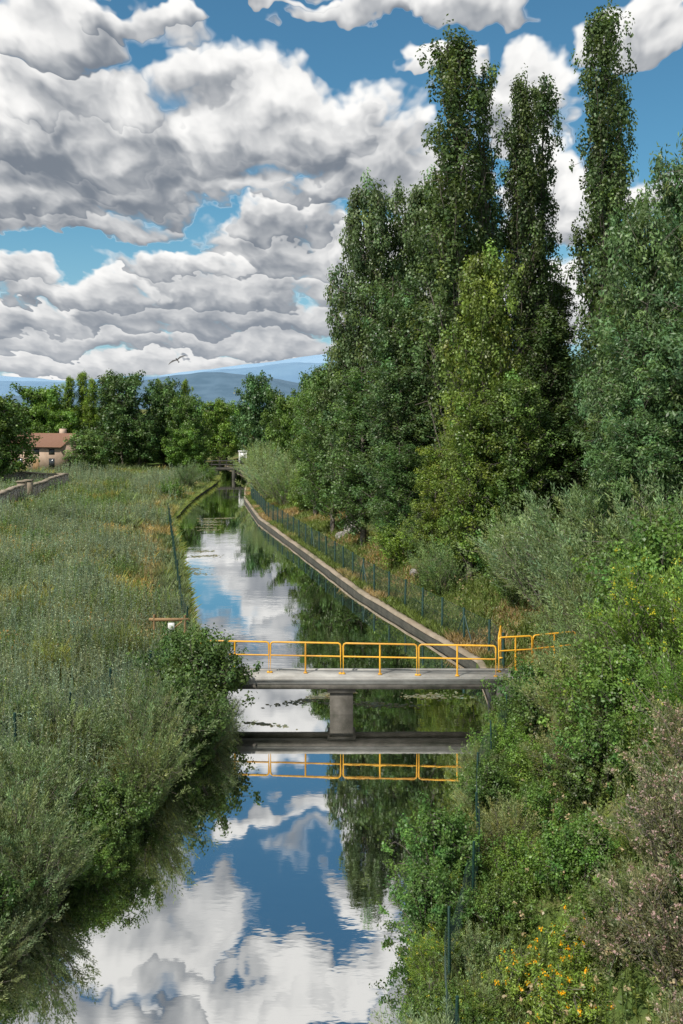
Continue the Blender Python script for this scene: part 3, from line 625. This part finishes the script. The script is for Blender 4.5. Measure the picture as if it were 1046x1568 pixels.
# floating weed and scum
mb = MB(); P = []
def patch(cx_, cy_, sx, sy, n, ang=0.0):
    a = r.normal(0, 1, n)*sx; b_ = r.normal(0, 1, n)*sy; P.append(np.column_stack([cx_+a*math.cos(ang)-b_*math.sin(ang), cy_+a*math.sin(ang)+b_*math.cos(ang)]))
for i in range(7): patch(r.uniform(-13.8, -10), r.uniform(74, 100), 0.5, 0.3, 60, r.uniform(-.4, .4))
for i in range(6): patch(r.uniform(-9.8, -8.8), r.uniform(58, 72), 0.4, 0.25, 60, .2)
patch(-1.0, 34.2, 0.7, 0.12, 200, 0.5); patch(-0.4, 35, 0.5, 0.1, 120, .9); patch(1.0, 33.6, 0.9, 0.18, 200, -0.1); patch(3.2, 34.5, 0.6, 0.2, 120); patch(-2.5, 31.5, 0.5, 0.06, 90, -.3)
P = np.concatenate(P); ok = (P[:, 0] > LX(P[:, 1])+.1) & (P[:, 0] < RX(P[:, 1])-.1); P = P[ok]; n = len(P)
a = r.random(n)*6.283; l = r.uniform(0.02, 0.07, n)*(1+P[:, 1]/60); ax = np.column_stack([np.cos(a), np.sin(a), 0*a])*l[:, None]; bx = np.column_stack([-np.sin(a), np.cos(a), 0*a])*l[:, None]*0.6
c = np.column_stack([P, np.full(n, 0.006)+r.random(n)*0.004]); mb.add(np.stack([c-ax, c+bx, c+ax, c-bx], 1).reshape(-1, 3), np.arange(4*n).reshape(-1, 4), np.repeat(jitcol((0.11, 0.12, 0.08), n, r), 4, 0))
mb.obj('floating_water_weed', [GRASSM])

# ------------------------------------------------------------------ far sluice footbridge
sl = empty('sluice_footbridge')
mb = MB(); box(mb, -19.5, -11, 141, 142.4, 1.2, 1.55); box(mb, -18.1, -17.5, 140.8, 142.6, -1, 1.2); box(mb, -13.3, -12.4, 140.8, 142.6, -1, 1.2); box(mb, -15.5, -15.1, 140.8, 142.6, -1, 1.2)
mb.obj('deck_and_piers', [CONCD], sl)
mb = MB()
for k in range(9): tube(mb, [(-19.4+k*1.03, 141.1, 1.5), (-19.4+k*1.03, 141.1, 2.55)], 0.06, 5)
for z in (2.0, 2.55): tube(mb, [(-19.4, 141.1, z), (-11.2, 141.1, z)], 0.06, 5)
mb.obj('railing', [DARKST], sl)
mb = MB(); box(mb, -14.6, -14.45, 141.6, 141.8, 1.55, 3.8); box(mb, -13.6, -13.45, 141.6, 141.8, 1.55, 3.8); box(mb, -14.7, -13.35, 141.55, 141.85, 3.8, 3.95); box(mb, -14.4, -13.65, 141.65, 141.75, 2.9, 3.7)
mb.obj('sluice_gate_frame', [WHITE], sl)

# ------------------------------------------------------------------ house
hs = empty('country_house'); hs.location = (-40.4, 137, float(ground(-40.4, 137))-0.1); hs.rotation_euler = (0, 0, math.radians(-18))
PLAST = simple_mat('ochre_plaster', (0.42, 0.30, 0.22), (0.50, 0.37, 0.28), 1.5, 0.9, 0.1)
GLASS = simple_mat('window_glass', (0.03, 0.035, 0.04), (0.05, 0.055, 0.06), 2, 0.15)
mt, nt, out = newmat('clay_roof_tiles'); tc = nt.new('ShaderNodeTexCoord').outputs['Object']
wv = nt.new('ShaderNodeTexWave'); nt.put(wv.inputs['Vector'], tc); wv.inputs['Scale'].default_value = 2.2; wv.inputs['Distortion'].default_value = 0.6
p = nt.new('ShaderNodeBsdfPrincipled'); nt.put(p.inputs['Base Color'], nt.mix(nt.noise(tc, 3, 5, .6), nt.mix(wv.outputs[1], (0.20, 0.09, 0.06), (0.36, 0.19, 0.13)), (0.30, 0.17, 0.11))); p.inputs['Roughness'].default_value = .9
nt.l.new(p.outputs[0], out.inputs[0])
mb = MB(); box(mb, -4, 4, -3, 3, 0, 3.9); mb.add([(-4, -3, 3.9), (-4, 3, 3.9), (-4, 0, 5.3), (4, -3, 3.9), (4, 3, 3.9), (4, 0, 5.3)], [(0, 2, 1), (3, 4, 5)]); mb.obj('walls', [PLAST], hs)
mb = MB()
for s in (-1, 1):
    v = [(-4.4, s*3.5, 3.72), (4.4, s*3.5, 3.72), (4.4, 0, 5.36), (-4.4, 0, 5.36)]; v2 = [(a, b_, c_+.14) for a, b_, c_ in v]
    mb.add(v+v2, [(0, 1, 2, 3), (4, 5, 6, 7), (0, 1, 5, 4), (1, 2, 6, 5), (0, 3, 7, 4)])
mb.obj('tiled_roof', [mt], hs)
mb = MB(); box(mb, 1.6, 2.3, 0.3, 1, 4.8, 6.1); mb.obj('chimney', [PLAST], hs)
mb = MB()
for (a, z0_, z1_) in [(-2.8, 1.0, 2.2), (2.2, 1.0, 2.2), (-2.8, 2.7, 3.5), (2.2, 2.7, 3.5), (-.2, 2.7, 3.5)]: box(mb, a, a+0.9, -3.02, -2.9, z0_, z1_)
box(mb, 3.9, 4.02, -1.2, -0.2, 1.1, 2.3); box(mb, 3.9, 4.02, 0.9, 1.9, 1.1, 2.3); mb.obj('windows', [GLASS], hs)
mb = MB(); box(mb, -.3, .7, -3.03, -2.9, 0, 2.1); mb.obj('door', [WOOD], hs)

# ------------------------------------------------------------------ stone boundary wall on the left
mt, nt, out = newmat('rubble_masonry'); tc = nt.new('ShaderNodeTexCoord').outputs['Object']
vo = nt.new('ShaderNodeTexVoronoi'); vo.feature = 'DISTANCE_TO_EDGE'; nt.put(vo.inputs['Vector'], tc); vo.inputs['Scale'].default_value = 2.6
vc = nt.new('ShaderNodeTexVoronoi'); nt.put(vc.inputs['Vector'], tc); vc.inputs['Scale'].default_value = 2.6
sepn = nt.new('ShaderNodeSeparateColor'); nt.put(sepn.inputs[0], vc.outputs['Color'])
sc_ = nt.mix(sepn.outputs[0], (0.32, 0.26, 0.20), (0.52, 0.46, 0.38))
cc_ = nt.mix(nt.mr(vo.outputs['Distance'], 0.0, 0.07, 0, 1), (0.20, 0.17, 0.14), sc_)
p = nt.new('ShaderNodeBsdfPrincipled'); nt.put(p.inputs['Base Color'], cc_); p.inputs['Roughness'].default_value = .95
b = nt.new('ShaderNodeBump'); b.inputs['Distance'].default_value = .06; nt.put(b.inputs['Height'], nt.mr(vo.outputs['Distance'], 0, .12, 0, 1)); nt.put(p.inputs['Normal'], b.outputs[0]); nt.l.new(p.outputs[0], out.inputs[0])
def wall(name, a, b_, H, T=0.45):
    a = np.array(a, float); b_ = np.array(b_, float); L = np.linalg.norm(b_-a); t = (b_-a)/L; nn = np.array([t[1], -t[0]]); K = int(L/0.6)+2; mb = MB()
    s = np.linspace(0, L, K); p = a+t*s[:, None]; z = ground(p[:, 0], p[:, 1])-.3; top = z+.3+H+r.normal(0, .03, K)
    v = []
    for k in range(K):
        q = p[k]
        v += [(*(q-nn*T/2), z[k]), (*(q-nn*T/2), top[k]), (*(q+nn*T/2), top[k]), (*(q+nn*T/2), z[k])]
    f = [(4*k+i, 4*k+i+1, 4*k+5+i, 4*k+4+i) for k in range(K-1) for i in range(3)]+[(0, 1, 2, 3), (4*K-4, 4*K-3, 4*K-2, 4*K-1)]
    mb.add(v, f); o = mb.obj(name, [mt])
    mb = MB(); v = []
    for k in range(K):
        q = p[k]
        v += [(*(q-nn*(T/2+.05)), top[k]+.003), (*(q-nn*(T/2+.05)), top[k]+.12), (*(q+nn*(T/2+.05)), top[k]+.12), (*(q+nn*(T/2+.05)), top[k]+.003)]
    mb.add(v, f); c_ = mb.obj('coping', [COPE]); c_.parent = o
wall('stone_wall', (-27.2, 74), (-29.2, 91), 1.8); wall('stone_wall', (-29.7, 95), (-31.2, 113), 1.5); wall('stone_wall', (-31.2, 113), (-50, 117), 1.5)
mb = MB(); 
for (x, y) in ((-29.4, 91.6), (-29.7, 94.4)):
    z = float(ground(x, y)); box(mb, x-.35, x+.35, y-.35, y+.35, z-.3, z+2.1); box(mb, x-.42, x+.42, y-.42, y+.42, z+2.1, z+2.22)
mb.obj('stone_gate_pillars', [COPE])

def rock(x, y, s, seed, col=None):
    bm = bmesh.new(); bmesh.ops.create_icosphere(bm, subdivisions=4, radius=1)
    for v in bm.verts:
        n_ = mnoise.fractal(v.co*1.3+Vector((seed, 0, 0)), 1, 2, 4); v.co *= 1+0.35*n_+0.1*mnoise.cell(v.co*3+Vector((seed, 1, 2))); v.co.z *= .75
    me = bpy.data.meshes.new('rock'); bm.to_mesh(me); bm.free(); me.materials.append(STONE)
    link('rock', me, None, (x, y, float(ground(x, y))+s*.25), (s, s*.8, s), seed)
rock(0.9, 71, 0.85, 1.3); rock(0.0, 70, 0.5, 4.2); rock(4.0, 54, .35, 2.2)

wb = empty('wooden_barrier'); mb = MB()
for x in (-7.3, -6.1): tube(mb, [(x, 38.8, .4), (x, 38.8, 1.95)], 0.05, 6, cap=True)
box(mb, -7.5, -5.9, 38.76, 38.83, 1.7, 1.82); tube(mb, [(-7.2, 38.75, .9), (-6.2, 38.75, 1.7)], .03, 5); mb.obj('posts_and_rails', [WOOD], wb)
mb = MB(); box(mb, -6.75, -6.5, 38.70, 38.74, 1.3, 1.65); mb.obj('notice_plate', [WHITE], wb)

# ------------------------------------------------------------------ hills
def hills(name, Y, depth, px, top, mat, seed, amp):
    X = np.linspace(px[0], px[-1], 600); T = np.interp(X, px, top); rows = 14; V = []
    T = np.convolve(np.pad(T, 3, 'edge'), np.ones(7)/7, 'valid')
    for j in range(rows):
        f = j/(rows-1); k = math.sin(f*math.pi/2)**1.3
        z = T*k+(fbm(X, np.full(600, f*depth), 0.0026*4500/Y, seed, 5)-0.5)*amp*(0.3+k)
        V.append(np.column_stack([X, np.full(600, Y-depth*(1-f)), z-3*(1-f)]))
    V = np.concatenate(V); i = (np.arange(rows-1)[:, None]*600+np.arange(599)[None]).ravel()
    mb = MB(); mb.add(V, np.stack([i, i+1, i+601, i+600], -1)); mb.obj(name, [mat], smooth=True)
H1 = simple_mat('haze_tinted_wooded_hill', (0.055, 0.110, 0.165), (0.085, 0.150, 0.215), 0.012, 1.0)  # atmospheric haze painted as blue into the base colour of all three ridges
H2 = simple_mat('far_haze_tinted_hill', (0.12, 0.22, 0.34), (0.15, 0.26, 0.38), 0.004, 1.0)
H3 = simple_mat('farthest_haze_tinted_hill', (0.20, 0.33, 0.47), (0.23, 0.36, 0.50), 0.002, 1.0)
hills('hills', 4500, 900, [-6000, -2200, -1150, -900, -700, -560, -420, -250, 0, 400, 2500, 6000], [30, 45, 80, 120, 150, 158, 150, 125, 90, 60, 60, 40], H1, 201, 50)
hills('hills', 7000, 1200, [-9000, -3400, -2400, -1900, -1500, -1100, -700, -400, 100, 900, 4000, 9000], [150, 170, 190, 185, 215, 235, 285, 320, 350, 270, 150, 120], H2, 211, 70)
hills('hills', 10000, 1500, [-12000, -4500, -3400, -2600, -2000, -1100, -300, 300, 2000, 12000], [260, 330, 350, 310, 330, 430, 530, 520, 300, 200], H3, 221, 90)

bd = empty('bird'); mb = MB()
tube(mb, [(0, -.22, 0), (0, -.15, .01), (0, 0, .02), (0, .12, .01), (0, .2, .02), (0, .25, .01)], [.01, .035, .05, .04, .03, .005], 8); 
for s in (-1, 1):
    pts = [(0.03*s, .08, .03), (.25*s, .12, .07), (.5*s, .04, .05), (.62*s, -.06, .02), (.4*s, -.04, .045), (.2*s, -.05, .05), (.03*s, -.06, .02)]
    mb.add(pts, [list(range(7))])
mb.add([(0, -.18, 0), (.07, -.34, 0), (-.07, -.34, 0)], [(0, 1, 2)]); o = mb.obj('body_and_wings', [DARKST], bd)
bd.location = (-9.9, 60, 12.9); bd.rotation_euler = (0.55, math.radians(-28), math.radians(15))

# ------------------------------------------------------------------ world: Nishita sky with procedural cumulus
SUN_EL, SUN_AZ = math.radians(52), math.radians(222)
def build_world():
    w = bpy.data.worlds.new('World'); scene.world = w; w.use_nodes = True
    w.cycles.sampling_method = 'NONE'
    nt = NT(w.node_tree); nt.n.clear(); out = nt.new('ShaderNodeOutputWorld')
    sky = nt.new('ShaderNodeTexSky'); sky.sky_type = 'NISHITA'; sky.sun_disc = False; sky.sun_elevation = SUN_EL; sky.sun_rotation = SUN_AZ; sky.ozone_density = 2.0; sky.dust_density = 0.6
    tc = nt.new('ShaderNodeTexCoord').outputs['Generated']; sp = nt.new('ShaderNodeSeparateXYZ'); nt.put(sp.inputs[0], tc)
    az = nt.m('ARCTAN2', sp.outputs[0], sp.outputs[1]); el = nt.m('MAXIMUM', nt.m('ARCSINE', sp.outputs[2]), 0.0)
    a_ = nt.m('DIVIDE', az, nt.m('ADD', el, 0.34)); b_ = nt.m('MULTIPLY', nt.m('LOGARITHM', nt.m('ADD', el, 0.10), math.e), 0.72)
    vec = nt.comb(a_, b_, 0.0)
    wn = nt.new('ShaderNodeTexNoise', noise_dimensions='2D'); nt.put(wn.inputs['Vector'], vec); wn.inputs['Scale'].default_value = 6.0; wn.inputs['Detail'].default_value = 4; wn.inputs['Roughness'].default_value = 0.56
    wofs = nt.vm('SUBTRACT', wn.outputs['Color'], (.5, .5, .5))
    wscale = nt.m('MULTIPLY_ADD', el, 0.32, 0.032)
    pv = nt.vm('MULTIPLY_ADD', wofs, nt.comb(nt.m('MULTIPLY', wscale, 1.3), wscale, 0), nt.comb(az, el, 0))
    vw = nt.vm('MULTIPLY_ADD', wofs, (.11, .11, 0), vec)
    def billow(v):
        vo = nt.new('ShaderNodeTexVoronoi', voronoi_dimensions='2D'); vo.feature = 'F1'; nt.put(vo.inputs['Vector'], v); vo.inputs['Scale'].default_value = 11.0
        vo.inputs['Detail'].default_value = 1.6; vo.inputs['Roughness'].default_value = 0.5; vo.inputs['Lacunarity'].default_value = 2.4
        return vo.outputs['Distance']
    h0 = billow(vw); h1 = billow(nt.vm('ADD', vw, (-0.012, 0.026, 0)))
    n0 = nt.noise(vw, 5.0, 2, 0.5, dim='2D'); n1 = nt.noise(nt.vm('ADD', vw, (-0.03, 0.06, 0)), 5.0, 2, 0.5, dim='2D')
    soft = nt.mr(el, 0.0, 0.25, 0.45, 1.0)
    relief = nt.m('MULTIPLY', soft, nt.m('ADD', nt.m('MULTIPLY', nt.m('SUBTRACT', h1, h0), 0.50), nt.m('MULTIPLY', nt.m('SUBTRACT', n0, n1), 0.95)))
    edge_n = nt.m('ADD', nt.m('MULTIPLY_ADD', n0, 0.8, -0.4), nt.m('MULTIPLY_ADD', h0, -0.6, 0.2))
    e1 = nt.m('ADD', edge_n, 0.66); e2 = nt.m('ADD', edge_n, 1.04)
    def AE(px, py):
        X, Z = (px-523)/1524, (625-py)/1524
        return math.atan(X), math.atan(Z/math.sqrt(1+X*X))
    skc = nt.mix(1.0, sky.outputs[0], (0.056, 0.100, 0.106), 'MULTIPLY')
    skc = nt.mix(nt.mr(el, 0.0, 0.22, 0.65, 0.0), skc, (0.38, 0.57, 0.73))
    hz = nt.mr(el, 0.0, 0.18, 0.45, 0.0)
    cloud_grey = nt.mix(hz, (0.20, 0.23, 0.275), (0.42, 0.46, 0.52)); cloud_white = nt.mix(hz, (1.02, 1.01, 0.99), (0.88, 0.88, 0.88))
    clouds = [
     (60,600,300,44,.2),(400,596,360,44,.2),(650,590,220,56,.2),
     (20,562,190,46,.7),(270,564,210,44,.6),(520,560,190,52,.6),
     (110,528,220,52,.9),(370,530,210,54,.9),(600,524,150,66,.7),
     (220,492,210,58,1.0),(440,494,180,60,1.0),(0,500,150,54,.9),(610,484,120,66,.7),
     (330,455,210,76,1.0),(110,458,150,50,.9),(540,444,150,66,.9),
     (440,396,170,92,.95),(10,430,110,36,.6),(280,412,110,40,.6),(590,390,120,70,.7),
     (140,350,170,62,1.0),(-10,336,130,60,1.0),(450,345,100,64,.7),
     (580,292,190,95,1.0),(650,305,120,80,1.0),
     (525,240,210,125,.8),(610,268,140,125,.9),
     (70,300,260,120,1.1),(250,272,220,130,1.0),
     (320,225,220,172,.75),(100,215,260,150,.9),(190,165,230,95,.5),(450,215,150,118,.65),
     (60,72,230,120,.6),(200,44,90,50,.5),(580,10,170,60,.8),(720,18,130,80,.6),(640,110,80,36,.2),(800,200,110,175,.5),(1010,50,130,75,.5),(850,340,90,130,.4),(850,480,100,120,.3),(1000,310,90,90,.4),
     (560,-70,130,120,.5),(400,-20,150,28,.2),(200,-120,210,150,.6),(60,-60,160,100,.7),(440,-230,170,90,.5),(610,-200,110,110,.5),(330,-210,150,70,.5),(650,-330,190,120,.6),(180,-300,240,130,.7),(430,-430,280,100,.6),(820,-150,180,100,.6),(900,-330,170,120,.6),
    ]
    def stack(lo, hi, pad):
        sh = None; alpha = None
        for (xc, bs, hw, ht, gr) in clouds:
            A, E = AE(xc, bs); W = hw/1524; H = (AE(xc, bs-ht)[1]-E)
            if E+1.2*H+pad < lo or E-0.46*H-pad > hi: continue
            q = nt.vm('MULTIPLY_ADD', pv, (1/W, 1/H, 0), (-A/W, -E/H, 0))
            mxq = nt.vm('MAXIMUM', q, nt.vm('MULTIPLY', q, (-1, -2.7, 0)))
            al = nt.mr(nt.vm('DOT_PRODUCT', mxq, mxq), e1, e2, 1, 0)
            s = nt.m('ADD', nt.m('ADD', nt.vm('DOT_PRODUCT', q, (0, 0.72, 0)), 0.60-0.42*gr), relief)
            if sh is None: sh = s; alpha = al
            else:
                mx = nt.new('ShaderNodeMix', data_type='FLOAT'); nt.put(mx.inputs[0], nt.m('MULTIPLY', al, 3.0, clamp=True)); nt.put(mx.inputs[2], sh); nt.put(mx.inputs[3], s); sh = mx.outputs[0]
                alpha = nt.m('MAXIMUM', alpha, al)
        return final(alpha, sh)
    def final(alpha, sh):
        sh = nt.mr(sh, -0.2, 0.96, 0, 1)
        c = nt.mix(alpha, skc, nt.mix(sh, cloud_grey, cloud_white))
        bg = nt.new('ShaderNodeBackground'); nt.put(bg.inputs[0], nt.mix(1.0, c, (10, 10, 10), 'MULTIPLY')); bg.inputs[1].default_value = 0.1
        return bg.outputs[0]
    gen = nt.noise(vec, 2.6, 4, 0.55, dim='2D')
    generic = final(nt.mr(gen, 0.44, 0.52, 0, 1), nt.m('ADD', relief, 0.55))
    edges = [0.055, 0.12, 0.20, 0.29, 0.40, 0.52]
    lo = [0]+edges; hi = edges+[0.72]
    bins = [stack(lo[i], hi[i], 0.012+0.09*hi[i]) for i in range(len(lo))]
    def tree_(i, j):
        if i == j: return bins[i]
        k = (i+j)//2
        mx = nt.new('ShaderNodeMixShader'); nt.put(mx.inputs[0], nt.m('GREATER_THAN', el, edges[k]))
        nt.l.new(tree_(i, k), mx.inputs[1]); nt.l.new(tree_(k+1, j), mx.inputs[2]); return mx.outputs[0]
    t = tree_(0, len(bins)-1)
    outside = nt.m('MAXIMUM', nt.m('GREATER_THAN', nt.m('ABSOLUTE', az), 0.6), nt.m('GREATER_THAN', el, 0.72))
    mx = nt.new('ShaderNodeMixShader'); nt.put(mx.inputs[0], outside); nt.l.new(t, mx.inputs[1]); nt.l.new(generic, mx.inputs[2])
    nt.l.new(mx.outputs[0], out.inputs[0])
build_world()

sun = bpy.data.lights.new('sun', 'SUN'); sun.energy = 4.9; sun.angle = math.radians(0.53); sun.color = (1.0, 0.94, 0.85)
so = bpy.data.objects.new('sun', sun); scene.collection.objects.link(so)
sd = Vector((math.sin(SUN_AZ)*math.cos(SUN_EL), math.cos(SUN_AZ)*math.cos(SUN_EL), math.sin(SUN_EL)))
so.rotation_euler = (-sd).to_track_quat('-Z', 'Y').to_euler()

cam = bpy.data.cameras.new('camera'); co = bpy.data.objects.new('camera', cam); scene.collection.objects.link(co); scene.camera = co
co.location = (0, 0, 10); co.rotation_euler = (math.radians(90), 0, 0)
cam.lens = 35; cam.sensor_width = 36; cam.sensor_fit = 'AUTO'; cam.shift_y = -0.1014; cam.clip_end = 30000; cam.clip_start = 0.1
